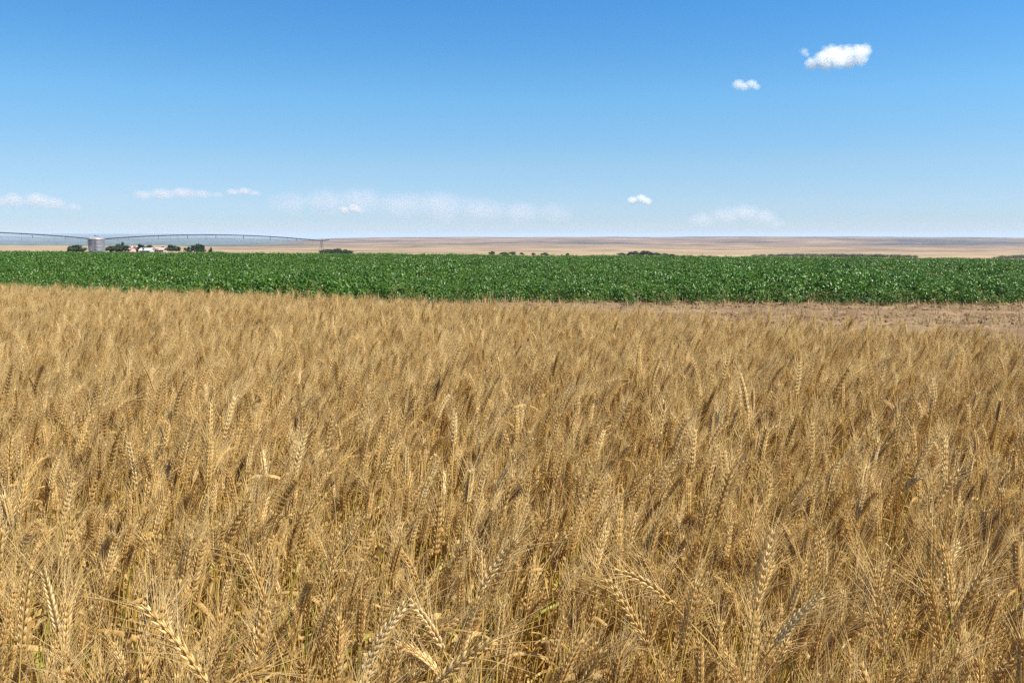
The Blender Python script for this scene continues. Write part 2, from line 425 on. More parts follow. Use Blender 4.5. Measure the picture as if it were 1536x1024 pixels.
# dirt track between the fields
def make_track():
    m, n, b, out = newmat('dry_dirt')
    f1 = noise_n(n, 2.2, 8, .7); f2 = noise_n(n, 26, 5, .7); f3 = noise_n(n, 1.0, 5, .6, 'Object', (.3, 2.2, 0))
    c = ramp(n, [(.25, (.13, .085, .045)), (.5, (.215, .148, .085)), (.75, (.31, .225, .135))], f1)
    c = mixc(n, .5, c, ramp(n, [(.35, (.6, .6, .6)), (.65, (1.2, 1.18, 1.12))], f2), 'MULTIPLY')
    c = mixc(n, .8, c, ramp(n, [(.35, (.75, .72, .70)), (.65, (1.15, 1.12, 1.1))], f3), 'MULTIPLY')
    n.links.new(c, b.inputs['Base Color']); b.inputs['Roughness'].default_value = .95; b.inputs['Specular IOR Level'].default_value = .1
    X = np.arange(-26, 26.01, .10); T = np.linspace(0, 1, 70)
    vs = []
    for x in X:
        y0, y1 = max(2.5, wheat_edge(x) - .35), bean_edge(x) + .8
        for t in T:
            y = y0 + (y1 - y0) * t
            z = .012 + .02 * (1 + fbm(x * 1.1, y * 3.3, 5)) + .03 * max(0, fbm(x * 5, y * 8, 3)) + .012 * math.sin(y * 9 + 2 * fbm(x * .3, y * .3))
            e = y - (bean_edge(x) - 4.3)      # ploughed ridges along the bean edge
            z += .07 * math.exp(-((e + .2) / .22) ** 2) * min(1, max(0, (x - 2.5) / 3)) * (1 + .8 * fbm(x * 2.7, 9)) + .04 * math.exp(-((e - 2.6) / .3) ** 2)
            z -= .012 * math.exp(-((e - 1.3) / .25) ** 2)
            vs.append((x, y, max(.006, z) if t > .06 else max(.006, z) * t / .06 - .03 * (1 - t / .06)))
    k = len(T); fs = [(i * k + j, (i + 1) * k + j, (i + 1) * k + j + 1, i * k + j + 1) for i in range(len(X) - 1) for j in range(k - 1)]
    mb = MB(); mb.add(vs, fs); o = mb.build('dirt_track', m, smooth=True); tag(o, kind='structure')
    return m
M_DIRT = make_track()
M_STRAW = plant_mat('straw_litter', [(0, (.36, .25, .11)), (.5, (.56, .42, .21)), (1, (.68, .54, .32))], .7, .3)

def lump(rng, r):
    mb = MB(); vs = []; seg, rin = 6, 4
    for i in range(rin + 1):
        for j in range(seg):
            th = PI * i / rin; ph = 2 * PI * j / seg
            k = r * rng.uniform(.65, 1.15)
            vs.append((k * math.sin(th) * math.cos(ph), k * math.sin(th) * math.sin(ph) * .8, k * .7 * math.cos(th) + r * .25))
    fs = [(i * seg + j, i * seg + (j + 1) % seg, (i + 1) * seg + (j + 1) % seg, (i + 1) * seg + j) for i in range(rin) for j in range(seg)]
    mb.add(vs, [q[::-1] for q in fs], 0, rng.random()); return mb
def straw(rng):
    mb = MB()
    for _ in range(5):
        a = rng.uniform(0, PI); L = rng.uniform(.06, .2); p = Vector((rng.uniform(-.12, .12), rng.uniform(-.12, .12), rng.uniform(.0, .03)))
        d = Vector((math.cos(a), math.sin(a), rng.uniform(-.15, .3)))
        mb.tube([p, p + d * L * .5 + Vector((0, 0, .008)), p + d * L], .0024, 3, 1, rng.random(), cap=False)
    return mb
def stubble(rng):
    mb = MB()
    for _ in range(7):
        p = Vector((rng.uniform(-.05, .05), rng.uniform(-.05, .05), -.01)); q = p + Vector((rng.uniform(-.04, .04), rng.uniform(-.04, .04), rng.uniform(.06, .2)))
        mb.tube([p, q], .0022, 3, 1, rng.random(), cap=False)
    return mb
rg = random.Random(3)
P, Ro, S, K = [], [], [], []
for _ in range(30000):
    x = rg.uniform(-14, 20); y0, y1 = wheat_edge(x) - .2, bean_edge(x) + .4
    if y1 <= max(3, y0): continue
    y = rg.uniform(max(3, y0), y1)
    if abs(x) > .75 * y + 2.5: continue
    k = rg.choice([0, 0, 1, 2, 3, 3, 3, 4, 4, 4, 5])
    if k == 5 and rg.random() < .7: continue
    P.append((x, y, rg.uniform(.03, .05))); Ro.append((0, 0, rg.uniform(0, 6.28))); S.append(rg.uniform(.5, 1.3) ** 1.6); K.append(k)
lit = scatter('soil_litter', [lump(rg, .014), lump(rg, .02), lump(rg, .028), straw(rg), straw(rg), stubble(rg)], [M_DIRT, M_STRAW], P, Ro, S, K, False)
tag(lit, 'dry soil clods and straw litter strewn over the dirt strip between the two fields', 'soil litter', kind='stuff')

# ------------------------------------------------------------------ bean crop
def bean(rng, n=40, h=.5):
    mb = MB()
    for i in range(n):
        ph = rng.uniform(0, 2 * PI); rr = rng.uniform(.02, .27) ; zz = h * (1 - .55 * (rr / .27) ** 2) * rng.uniform(.45, 1.05)
        p = Vector((rr * math.cos(ph), rr * math.sin(ph), zz))
        if i % 2 == 0: mb.tube([(p.x * .2, p.y * .2, 0), (p.x * .5, p.y * .5, zz * .6), p], .003, 3, 1, rng.random(), cap=False)
        tint = rng.uniform(0, .85)
        if rng.random() < .05: tint = 1.35  # a few leaves tinted pale: glints painted into the leaf colour
        for leaflet in range(rng.choice([1, 2, 3])):
            a = ph + (0, 1.5, -1.5)[leaflet] + rng.uniform(-.5, .5)
            el = rng.uniform(-.75, .55); L = rng.uniform(.038, .070); W = L * rng.uniform(.30, .38); roll = rng.uniform(-.7, .7)
            d = Vector((math.cos(a) * math.cos(el), math.sin(a) * math.cos(el), math.sin(el)))
            sd = Vector((-math.sin(a), math.cos(a), 0)); nv = d.cross(sd) * -1
            if nv.z < 0: nv = -nv
            s2 = (sd * math.cos(roll) + nv * math.sin(roll)); n2 = d.cross(s2)
            if n2.z < 0: n2 = -n2
            fold = rng.uniform(.1, .5)
            def pt(f, wv, dz=0): return p + d * (L * f) + s2 * (W * wv) + n2 * (abs(wv) * W * fold + dz) - Vector((0, 0, L * .35 * f * f))
            vs = [pt(0, 0), pt(.3, -.95), pt(.3, 0), pt(.3, .95), pt(.68, -.7), pt(.68, 0), pt(.68, .7), pt(1, 0)]
            mb.add(vs, [(0, 2, 1), (0, 3, 2), (1, 2, 5, 4), (2, 3, 6, 5), (4, 5, 7), (5, 6, 7)], 0, tint)
    return mb
rg = random.Random(11)
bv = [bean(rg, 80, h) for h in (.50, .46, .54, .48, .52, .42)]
M_WEED = plant_mat('yellowing_leaf', [(0, (.045, .085, .008)), (.6, (.10, .145, .02)), (1, (.17, .18, .05))], .5, .25, None, .3)
for h_ in (.45, .38):
    wv = bean(rg, 52, h_); wv.m = [2 if q == 0 else q for q in wv.m]; bv.append(wv)
P, Ro, S, K = [], [], [], []
y = 15.0; row = 0
while y < 118:
    dx = .24 if y < 45 else .34; xm = .70 * y + 9
    x = -xm
    while x < xm:
        x += dx * rg.uniform(.75, 1.25) * .92
        yy = y + rg.uniform(-.12, .12) + .12 * fbm(x * .15, y * .1)
        e = yy - bean_edge(x)
        if e < -.15: continue
        px = 768 + F / CP * x / yy
        if yy > crest_dist(px) * 1.12: continue
        s = (.8 + .34 * fbm(x * .22 + 7, yy * .22)) * rg.uniform(.85, 1.18)
        s = max(.55, min(1.25, s + .12)) * (1 if y < 45 else 1.12)
        if e < .8: s *= .72 + .35 * e / .8
        if e < .5 and rg.random() < .25: continue
        P.append((x, yy, ground_z(x, yy) - .02)); Ro.append((rg.uniform(-.12, .12), rg.uniform(-.12, .12), rg.uniform(0, 6.28))); S.append(s); K.append(rg.choice((6, 7)) if rg.random() < .02 + .20 * math.exp(-max(0, e) / .8) * (1 + fbm(x * .5, 2)) else rg.randrange(6))
    y += .42 if y < 45 else .55; row += 1
print('beans', len(P))
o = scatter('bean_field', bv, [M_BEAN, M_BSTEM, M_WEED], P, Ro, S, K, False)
tag(o, 'dense dark green leafy crop with glossy leaves filling the field beyond the wheat', 'green crop', kind='stuff')

# ------------------------------------------------------------------ wheat
rg = random.Random(5)
VAR = []
for i in range(22):
    VAR.append(stalk(rg, H=rg.uniform(.74, .84), ear=rg.uniform(.070, .098), lean=rg.uniform(.02, .18), nod=(.05, .1, .1, .15, .2, .2, .25, .3, .3, .4, .15, .1, .35, .45, .6, .9, .12, .22, .3, .08, .18, .4)[i],
                     awn=rg.uniform(.042, .058), spread=rg.uniform(.24, .38), nleaf=rg.choice([2, 2, 3]), tint_shift=-.1))
for i in range(4):
    VAR.append(stalk(rg, H=rg.uniform(.72, .8), ear=rg.uniform(.075, .095), lean=rg.uniform(.03, .15), nod=(.1, .2, .3, .15)[i], awn=.06, spread=.36, nleaf=3)); VAR[-1]['green'] = True
NB = len(VAR)
for i in range(16):
    VAR.append(stalk(rg, H=rg.uniform(.76, .84), ear=rg.uniform(.052, .070), lean=rg.uniform(.0, .12), nod=(.05, .1, .1, .15, .2, .2, .3, .1, .25, .4, .15, .1, .5, .3, .2, .7)[i],
                     awn=rg.uniform(.030, .042), spread=rg.uniform(.25, .38), nleaf=rg.choice([2, 3]), tint_shift=.12))
pts = []
DENS = 640
for _ in range(int(26 * 14 * DENS)):
    x, y = rg.uniform(-14, 12), rg.uniform(.42, 14)
    if abs(x) > .70 * y + 2.6 or y > wheat_edge(x) + .12 * fbm(x * 1.3, 4) + .03 * rg.gauss(0, 1): continue
    if fbm(x * 1.1, y * .9) < -.15 and rg.random() < .25: continue
    q = max(.35, 1 - max(0, y - 1.5) / 5)
    h = .865 + .02 * q * fbm(x * .9 + 3, y * .9) + rg.gauss(0, .045 * q)
    if rg.random() < .04: h += .06 * q
    if y > 3: h = min(h, .89)
    h -= .03 * max(0, 1 - (wheat_edge(x) - y) / 1.5)
    if rg.random() < .2: h -= rg.uniform(.05, .2)
    if y < 1.0: h = min(h, .93)
    g_ = .04 + .5 * math.exp(-((x - .75) / .35) ** 2 - ((y - .9) / .5) ** 2) + .35 * math.exp(-((x + .62) / .2) ** 2 - ((y - .9) / .3) ** 2)
    k = rg.randrange(22, 26) if rg.random() < g_ else rg.randrange(22)
    if rg.random() < min(.92, max(0, (y - 1.1) / 1.5)): k = NB + rg.randrange(16)
    s = h / VAR[k]['top']
    tilt = Quaternion((0, 1, 0), rg.gauss(.06 if y < 1.6 else .04, .055)) @ Quaternion((1, 0, 0), rg.gauss(0, .055))
    yaw = Quaternion((0, 0, 1), rg.gauss(0, 1.1))
    pts.append((x, y, k, s, (tilt @ yaw).to_euler(), h))
print('wheat', len(pts))
# the ears that stand out: top of the ear in the picture, distance, lean to the right, nod, ear length
HERO = [
 (1153, 786, .95, .06, .10, .100, .4, 'tall pale wheat ear standing clear with wide awns, biggest ear right of centre'),
 (906, 868, 1.00, -.22, -.35, .105, .3, 'bright wheat stalk with its ear curving left, in front of the nodding forked one'),
 (922, 852, 1.06, -.30, -.75, .095, .5, 'wheat stalk whose ear nods left with a forked spray of white awns'),
 (190, 662, 1.75, .02, -.10, .098, .4, 'pale upright wheat ear sticking up above the others at mid left'),
 (212, 905, .95, -.42, -.30, .115, .35, 'purplish wheat ear slanting down to the right near the bottom left corner'),
 (364, 828, 1.15, -.12, -.20, .100, .5, 'wheat ear tilted left with awns fanned out, left of the thick upright one'),
 (398, 884, 1.02, .02, .10, .112, .35, 'thick upright wheat ear with large plump grains at lower left'),
 (3, 790, .98, -.03, .10, .100, .35, 'wheat ear cut by the left edge of the picture'),
 (40, 838, .98, .04, .15, .110, .4, 'broad pale wheat ear next to the left edge with spreading awns'),
 (66, 848, 1.08, -.08, -.10, .085, .3, 'small whitish wheat ear just right of the broad pale one at the left edge'),
 (772, 682, 1.65, .28, .25, .105, .3, 'clean bright wheat ear leaning right in the middle of the field'),
 (604, 622, 2.2, .05, .10, .100, .4, 'pale wheat ear raised above the canopy left of centre'),
 (1318, 850, 1.02, -.05, -.10, .118, .4, 'long slim upright wheat ear at lower right with a lit right edge'),
 (1424, 756, 1.20, .10, .05, .112, .35, 'tall wheat ear above the greenish stems at the right'),
 (1392, 868, 1.00, .02, -.25, .095, .5, 'wheat ear at lower right with a long spray of awns blown to the left'),
 (735, 955, .92, .48, .40, .095, .25, 'dark shaded wheat ear leaning hard right at the bottom centre'),
 (1044, 868, 1.05, .05, .10, .090, .45, 'wheat ear with bushy awns between the forked ear and the tall pale ear'),
 (884, 690, 1.55, .15, .10, .110, .35, 'slender golden wheat ear rising right of the clean bright leaning one'),
 (776, 800, 1.22, .38, .30, .100, .3, 'dim wheat ear leaning right below the clean bright leaning one'),
 (152, 604, 2.0, .62, .35, .105, .2, 'dark wheat ear slanting far right at upper left of the near field'),
 (606, 900, 1.02, .30, .30, .095, .3, 'shaded wheat ear leaning right beside a small bright one at lower centre left'),
 (616, 896, 1.08, -.18, -.40, .080, .4, 'small bright wheat ear bent left beside the shaded leaning one'),
 (1232, 884, 1.04, .40, .25, .090, .25, 'shaded wheat ear leaning right just below the tall pale ear'),
 (505, 790, 1.25, .04, .15, .100, .35, 'upright golden wheat ear right of the ear with fanned awns'),
 (1480, 840, 1.08, .22, .20, .100, .3, 'greenish shaded wheat ear leaning right near the right edge'),
]
def hides(x, y, h):
    for px, py, dist, lean, nod, ear, *_ in HERO:
        if math.hypot(x, y) < dist + .04:
            q = proj((x + .03, y, h))
            if q and abs(q[0] - px) < 34 / dist + 20 and q[1] < py + 75 / dist: return True
    return False
pts = [p for p in pts if not hides(p[0], p[1], p[5])]
near = []
for i, (x, y, k, s, e, h) in enumerate(pts):
    q = proj((x + .1 * h, y, h))
    if q and -15 < q[0] < 1551 and q[1] < 1045: near.append((math.hypot(x, y), i))
near.sort(); near = set(i for _, i in near[:265])
far = [p for i, p in enumerate(pts) if i not in near]
o = scatter('wheat_field', [whole(v) for v in VAR], WM, [(p[0], p[1], -.01) for p in far], [tuple(p[4]) for p in far], [p[3] for p in far], [p[2] for p in far])
tag(o, 'ripe golden bearded wheat standing dense across the whole field', 'wheat', kind='stuff')

def stalk_thing(st, label, group):
    t = thing('wheat_stalk', label, 'wheat stalk', group=group)
    st['stem'].build('stem', M_GSTEM if st.get('green') else M_STEM, t, smooth=True)
    e = st['ear'].build('ear', M_EAR, t, smooth=True); st['awns'].build('awns', M_AWN, e, smooth=True)
    for l in st['leaf']: l.build('leaf', M_LEAF, t, smooth=True)
    return t
GRP = 'nearest stalks of the wheat field'
LBL = 'ripe bearded wheat stalk crowded in the nearest rows along the bottom of the picture'
proto = {}
for i in sorted(near):
    x, y, k, s, e, h = pts[i]
    if k not in proto: t = proto[k] = stalk_thing(VAR[k], LBL, GRP)
    else: t = dup_tree(proto[k])
    t.location = (x, y, -.01); t.rotation_euler = e; t.scale = (s, s, s)

rg = random.Random(21)
for px, py, dist, lean, nod, ear, spread, lab in HERO:
    a = math.atan((py - 512) / F) + PITCH
    p = at(px, py, dist * math.cos(a)); tgt_h = p.z + .01
    st = None; H = max(.5, tgt_h - ear)
    for _ in range(4):
        r2 = random.Random(hash((px, py)) & 0xffff)
        st = stalk(r2, H=H, ear=ear, lean=abs(lean), nod=abs(nod), awn=.076, spread=spread * 1.35, nleaf=2, twist=r2.uniform(.2, .9), tint_shift=.6 if ('pale' in lab or 'bright' in lab or 'white' in lab) else (-.3 if 'dark' in lab or 'shaded' in lab or 'dim' in lab else 0))
        H += tgt_h - st['top']
    tip = max(st['ear'].v, key=lambda v: v[2])
    t = stalk_thing(st, lab, 'ears that stand out of the wheat')
    sg = 1 if (lean if abs(lean) > .07 else nod) >= 0 else -1
    yaw = (0 if sg > 0 else PI) + rg.uniform(-.25, .25)
    t.rotation_euler = (0, 0, yaw)
    off = Matrix.Rotation(yaw, 3, 'Z') @ Vector((tip[0], tip[1], 0))
    t.location = (p.x - off.x, p.y - off.y, -.01)

# ------------------------------------------------------------------ trees
M_BARK = plain('bark', (.09, .065, .045), .9, 0, .3, 4)
def crown_mat(name, a, b):
    return plant_mat(name, [(0, a), (1, b)], .6, .12, (1.1, 1.2, .6), .25)
M_CROWN = crown_mat('tree_foliage', (.022, .038, .019), (.055, .080, .034))
def tree(name, label, cat, loc, h, wd, seed, group=None, lobes=7, conic=False):
    """h, wd: height and crown width in metres"""
    r = random.Random(seed); t = thing(name, label, cat, loc, r.uniform(0, 6), group)
    tr = MB(); th = h * .35
    tr.tube([(0, 0, -.4), (0.02 * h, 0, th * .6), (0, .02 * h, th * 1.6)], [h * .035, h * .026, h * .012], 7)
    cs = []
    for i in range(lobes):
        a = 2 * PI * i / lobes + r.uniform(-.4, .4); q = wd * .36 * r.uniform(.4, 1.1)
        if i == 0: c = Vector((wd * r.uniform(-.2, .2), 0, h * .70))
        else: c = Vector((q * math.cos(a), q * math.sin(a), h * r.uniform(.22, .62)))
        if conic: c = Vector((c.x * .3, c.y * .3, h * (.2 + .65 * i / lobes)))
        rad = (wd * r.uniform(.17, .29), h * r.uniform(.15, .28))
        if conic: rad = (wd * .5 * (1.05 - i / lobes), h * .2)
        cs.append((c, rad)); tr.tube([(0, 0, th * .7), c * .6 + Vector((0, 0, th * .3)), c], [h * .016, h * .011, h * .005], 5)
    tr.build('trunk', M_BARK, t, smooth=True)
    cr = MB()
    for c, (rx, rz) in cs:
        for _ in range(230):
            d = Vector((r.gauss(0, 1), r.gauss(0, 1), r.gauss(0, 1))).normalized(); q = r.random() ** .4 * r.uniform(.85, 1.12)
            p = c + Vector((d.x * rx, d.y * rx, d.z * rz)) * q
            if p.z < h * .04: continue
            s = wd * r.uniform(.03, .062); u = Vector((r.gauss(0, 1), r.gauss(0, 1), r.gauss(0, .6))).normalized(); v = u.orthogonal().normalized()
            v = (v * math.cos(1.3 * r.random()) + u.cross(v) * r.uniform(-1, 1)).normalized()
            cr.add([p - u * s, p - v * s * .7, p + u * s, p + v * s * .7], [(0, 1, 2, 3)], 0, r.random())
    cr.build('crown', M_CROWN, t)
    return t

def put_tree(px, wpx, toprow, D, label, seed, cat='tree', name='broadleaf_tree', group=None, sink=0, **kw):
    x = (px - 768) / F * D * CP; z = ground_z(x, D) - sink
    h = zrow(toprow - .3, D) - z; wd = (1.08 if group is None else 1.45) * wpx / F * D
    return tree(name, label, cat, (x, D, z), h, wd, seed, group, **kw)

put_tree(118, 27, 366.5, 330, 'wide dark bush just left of the grain bin', 1, 'bush', 'bush')
put_tree(104, 10, 370.5, 335, 'small dark bush leftmost of the farm, at the tip of the wide bush', 2, 'bush', 'bush')
put_tree(165, 20, 367.5, 350, 'low dark tree touching the right side of the grain bin', 3)
put_tree(179, 22, 365.0, 365, 'flat topped dark tree over the pinkish farm buildings', 4)
put_tree(185, 9, 361.0, 400, 'thin hazy tree poking up behind the flat topped dark tree', 5)
put_tree(208, 16, 365.0, 380, 'left dark tree of the pair above the white farm roof', 6)
put_tree(224, 16, 366.0, 380, 'right dark tree of the pair above the white farm roof', 7)
put_tree(243, 9, 368.5, 420, 'small faint bush between the white roof and a round tree', 8, 'bush', 'bush')
put_tree(258, 24, 366.5, 370, 'round dark tree, first to the right of the farm buildings', 9)
put_tree(294, 26, 365.5, 370, 'round dark tree farthest right of the farm row', 10)
put_tree(281, 10, 368.5, 380, 'small dark bush against the left side of the farthest right round tree', 12, 'bush', 'bush')
put_tree(315, 8, 370.5, 370, 'tiny pointed shrub standing alone right of the farm trees', 13, 'shrub', 'shrub', conic=True)
rg = random.Random(31)
for i, (px, wp, tr_) in enumerate([(484, 10, 374.5), (492, 12, 373.5), (501, 13, 373), (508, 12, 372.2), (516, 12, 373.4), (524, 8, 374.8)]):
    put_tree(px, wp, tr_, 470, 'dark low tree in the clump right of the irrigation tower', 40 + i, group='tree clump by the irrigation tower')
for i, (px, wp, tr_) in enumerate([(737, 8, 376.6), (756, 9, 378), (770, 8, 377.2), (783, 5, 378.6), (800, 5, 379), (817, 9, 378.8), (852, 5, 379.6)]):
    put_tree(px, wp, tr_, 560, 'tiny dark tree in the broken row along the far field edge at centre', 50 + i, group='broken row of far trees at centre')
for i, (px, wp, tr_) in enumerate([(934, 10, 379.2), (945, 11, 377.6), (955, 12, 376.6), (965, 12, 375.8), (975, 12, 376.6), (985, 10, 378.6), (997, 10, 380), (1008, 8, 381)]):
    put_tree(px, wp, tr_, 620, 'dark tree in the far clump right of centre', 60 + i, group='far clump of trees right of centre')

def belt(name, px0, px1, D, toprows, label, seed, step=3.2):
    r = random.Random(seed); mb = MB(); px = px0
    while px < px1:
        x = (px - 768) / F * D * CP; z0 = ground_z(x, D)
        top = zrow(interp((px - px0) / (px1 - px0), [i / (len(toprows) - 1) for i in range(len(toprows))], toprows) + r.uniform(-.6, .7), D)
        h = max(.8, top - z0); wd = h * r.uniform(.8, 1.3)
        for _ in range(220):
            d = Vector((r.gauss(0, 1), r.gauss(0, 1), r.gauss(0, 1))).normalized() * r.random() ** .4
            p = Vector((x + d.x * wd * .6, D + d.y * wd * .6, z0 + h * .5 + d.z * h * .5)); s = wd * r.uniform(.05, .11)
            u = Vector((r.gauss(0, 1), r.gauss(0, 1), r.gauss(0, 1))).normalized(); v = u.orthogonal().normalized()
            mb.add([p - u * s, p - v * s * .7, p + u * s, p + v * s * .7], [(0, 1, 2, 3)], 0, r.random())
        px += step * r.uniform(.5, 1.3)
    tag(mb.build(name, M_CROWN), label, 'tree belt', kind='stuff')
belt('shelterbelt', 1130, 1378, 640, [381.8, 380.6, 380.1, 380.1, 380.5, 380.9, 381.2, 382.9], 'long low dark belt of far trees along the field edge at right', 5)
belt('shelterbelt', 1494, 1600, 560, [384.4, 382.2, 381.7, 381.9, 381.9], 'short dark tree belt at the right edge of the picture', 6)

# ------------------------------------------------------------------ farm
def metal(name, col, rough=.45):
    m, n, b, out = newmat(name)
    f = noise_n(n, 1.5, 5, .6, 'Object', (1, 1, .25))
    c = ramp(n, [(.3, tuple(x * .78 for x in col)), (.7, col)], f)
    n.links.new(c, b.inputs['Base Color']); b.inputs['Metallic'].default_value = .35; b.inputs['Roughness'].default_value = rough
    return m
M_GALV = metal('galvanised_steel', (.22, .225, .26)); M_GALVR = metal('galvanised_roof', (.36, .36, .37), .5); M_STEELD = metal('weathered_steel', (.13, .13, .15), .6)
D = 240; px = 144; x = (px - 768) / F * D * CP; z0 = ground_z(x, D)
rad = 11.3 / F * D; ze = zrow(358.6, D) - z0; zt = zrow(354.2, D) - z0; zc = zrow(352.6, D) - z0
bin_ = thing('grain_bin', 'round corrugated grey steel grain bin with conical roof beside the farm trees', 'grain bin', (x, D, z0))
mb = MB(); prof = []
k = 56
for i in range(k + 1): prof.append((rad + .02 * math.sin(i * PI), -.3 + (ze + .3) * i / k)); prof[-1] = (rad + (.022 if i % 2 else -.012), prof[-1][1])
mb.lathe(prof, 40); mb.build('wall', M_GALV, bin_, smooth=True)
mb = MB(); mb.lathe([(rad + .10, ze - .05), (rad + .10, ze + .03), (rad * .72, ze + (zt - ze) * .45), (rad * .42, ze + (zt - ze) * .78), (rad * .2, zt), (0.01, zt)], 40)
for j in range(20):
    a = 2 * PI * j / 20; c, s = math.cos(a), math.sin(a)
    mb.tube([(c * (rad + .1), s * (rad + .1), ze + .05), (c * rad * .72, s * rad * .72, ze + (zt - ze) * .45 + .03), (c * rad * .25, s * rad * .25, zt)], .03, 4)
mb.build('roof', M_GALVR, bin_, smooth=True)
mb = MB(); mb.lathe([(rad * .23, zt - .02), (rad * .23, zt + (zc - zt) * .5), (rad * .27, zt + (zc - zt) * .55), (rad * .1, zc), (.01, zc)], 20); mb.build('vent_cap', M_GALVR, bin_, smooth=True)
mb = MB()
for i in range(1, 4): mb.lathe([(rad + .03, ze * i / 4 - .03), (rad + .045, ze * i / 4), (rad + .03, ze * i / 4 + .03)], 40)
mb.build('stiffener_rings', M_GALVR, bin_)
mb = MB(); a = -1.25; c, s = math.cos(a), math.sin(a); tx, ty = -s * .2, c * .2; q = rad + .12
for g_ in (-1, 1): mb.tube([(c * q + tx * g_, s * q + ty * g_, .3), (c * q + tx * g_, s * q + ty * g_, ze + .2)], .025, 4)
for i in range(14):
    zz = .5 + i * (ze - .5) / 14; mb.tube([(c * q - tx, s * q - ty, zz), (c * q + tx, s * q + ty, zz)], .018, 4)
mb.build('ladder', M_STEELD, bin_)
mb = MB(); a = -1.9; mb.box((math.cos(a) * (rad + .03), math.sin(a) * (rad + .03), 1.3), (.08, .8, 1.5), a); mb.build('door', M_GALVR, bin_)

M_WHITE = plain('white_paint', (.62, .61, .60), .6, 0, .05); M_PINK = plain('faded_pink_siding', (.52, .38, .34), .8, 0, .12)
M_RROOF = plain('faded_roof', (.46, .30, .27), .8, 0, .15); M_GLASS = plain('dark_glass', (.03, .035, .045), .15, 0, .1)
def house(name, label, cat, px, D, wpx, toprow, depth, wallm, roofm, rise=.38, rz=.1):
    x = (px - 768) / F * D * CP; z0 = ground_z(x, D); W = wpx / F * D; Ht = zrow(toprow, D) - z0; hw = Ht * (1 - rise)
    t = thing(name, label, cat, (x, D, z0), rz)
    mb = MB(); mb.box((0, 0, hw / 2 - .2), (W, depth, hw + .4))
    for sx in (-1, 1): mb.add([(sx * W / 2, -depth / 2, hw), (sx * W / 2, depth / 2, hw), (sx * W / 2, 0, Ht - .05)], [(0, 1, 2)])
    wl = mb.build('wall', wallm, t)
    mb = MB(); e = .35; th = .12
    for sy in (-1, 1):
        y0 = sy * (depth / 2 + e); zz0 = hw - e * (Ht - hw) / (depth / 2)
        vs = [(-W / 2 - e, y0, zz0), (W / 2 + e, y0, zz0), (W / 2 + e, 0, Ht), (-W / 2 - e, 0, Ht)]
        vs += [(a, b, c + th) for a, b, c in vs]
        mb.add(vs, [(0, 1, 2, 3)[::-1], (4, 5, 6, 7), (0, 1, 5, 4), (1, 2, 6, 5), (2, 3, 7, 6), (3, 0, 4, 7)])
    mb.build('roof', roofm, t)
    d = MB(); d.box((-W * .1, -depth / 2 - .02, 1.0), (1.0, .08, 2.0)); d.build('door', M_GLASS, t)
    for wx in (-.33, .15, .35):
        f = MB(); f.box((W * wx, -depth / 2 - .02, hw * .58), (1.1, .07, 1.0)); fo = f.build('window', M_WHITE, t)
        g = MB(); g.box((W * wx, -depth / 2 - .06, hw * .58), (.9, .03, .8)); g.build('pane', M_GLASS, fo)
    return t
house('farm_house', 'low pinkish farm building under the flat topped dark tree', 'farm building', 188, 372, 20, 370.0, 7, M_PINK, M_RROOF)
house('farm_shed', 'low white farm shed below the pair of dark trees', 'shed', 219, 360, 15, 372.4, 6, M_WHITE, M_WHITE, .45)
house('farm_shed', 'faded pink farm shed between the two buildings and the round tree', 'shed', 204, 395, 13, 369.6, 6, M_PINK, M_RROOF, .4)
house('farm_shed', 'faded pink shed just left of the round dark tree', 'shed', 240, 410, 14, 371.6, 7, M_PINK, M_RROOF, .4)

# ------------------------------------------------------------------ centre pivot irrigation line
T2 = Vector(((482 - 768) / F * 280 * CP, 280, 0)); T1 = Vector(((146 - 768) / F * 249 * CP, 249, 0)); T0 = T1 * 2 - T2
tw_rows = [(T0, 353.5), (T1, 359.2), (T2, 361.2)]
piv = thing('irrigation_pivot', 'long wheeled irrigation pivot arching over the field behind the grain bin', 'irrigation pivot', (T2.x, T2.y, ground_z(T2.x, T2.y)))
org = Vector(piv.location)
M_PIPE = metal('pivot_pipe', (.05, .055, .075), .65); M_RUB = plain('tyre_rubber', (.02, .02, .02), .9)
tops = []
for T, rw in tw_rows:
    zg = ground_z(T.x, T.y); pxx = 768 + F * T.x / T.y
    tops.append((Vector((T.x, T.y, zg)), Vector((T.x, T.y, zrow(rw, T.y)))))
pipe = MB(); drops = []
ax = (T2 - T0).normalized(); sd = Vector((-ax.y, ax.x, 0))
allp = []
for i in range(2):
    a, b = tops[i][1], tops[i + 1][1]; tr = MB(); seg = 24
    arch = [a.lerp(b, k / seg) + Vector((0, 0, 1.75 * (1 - (2 * k / seg - 1) ** 2))) for k in range(seg + 1)]
    allp += arch if i == 0 else arch[1:]
    # truss: two rods below the pipe, V struts
    nodes = []
    for k in range(0, seg + 1, 3):
        p = arch[k]; u = k / seg; drop = 1.25 * (1 - (2 * u - 1) ** 2) ** .5
        nodes.append((p, p + sd * .55 * min(1, drop) - Vector((0, 0, drop)), p - sd * .55 * min(1, drop) - Vector((0, 0, drop))))
    for s_ in (1, 2):
        tr.tube([q[s_] - org for q in nodes], .03, 4)
    for q in nodes[1:-1]:
        tr.tube([q[0] - org, q[1] - org], .045, 4); tr.tube([q[0] - org, q[2] - org], .045, 4); tr.tube([q[1] - org, q[2] - org], .03, 4)
    tr.build('truss', M_PIPE, piv)
    for k in range(2, seg, 3): drops.append(arch[k])
boom = [tops[2][1] + ax * d + Vector((0, 0, .12 * d)) for d in (0, 1.2, 2.6)]
pipe.tube([p - org for p in allp + boom[1:]], .16, 8); pipe.build('pipe', M_PIPE, piv, smooth=True)
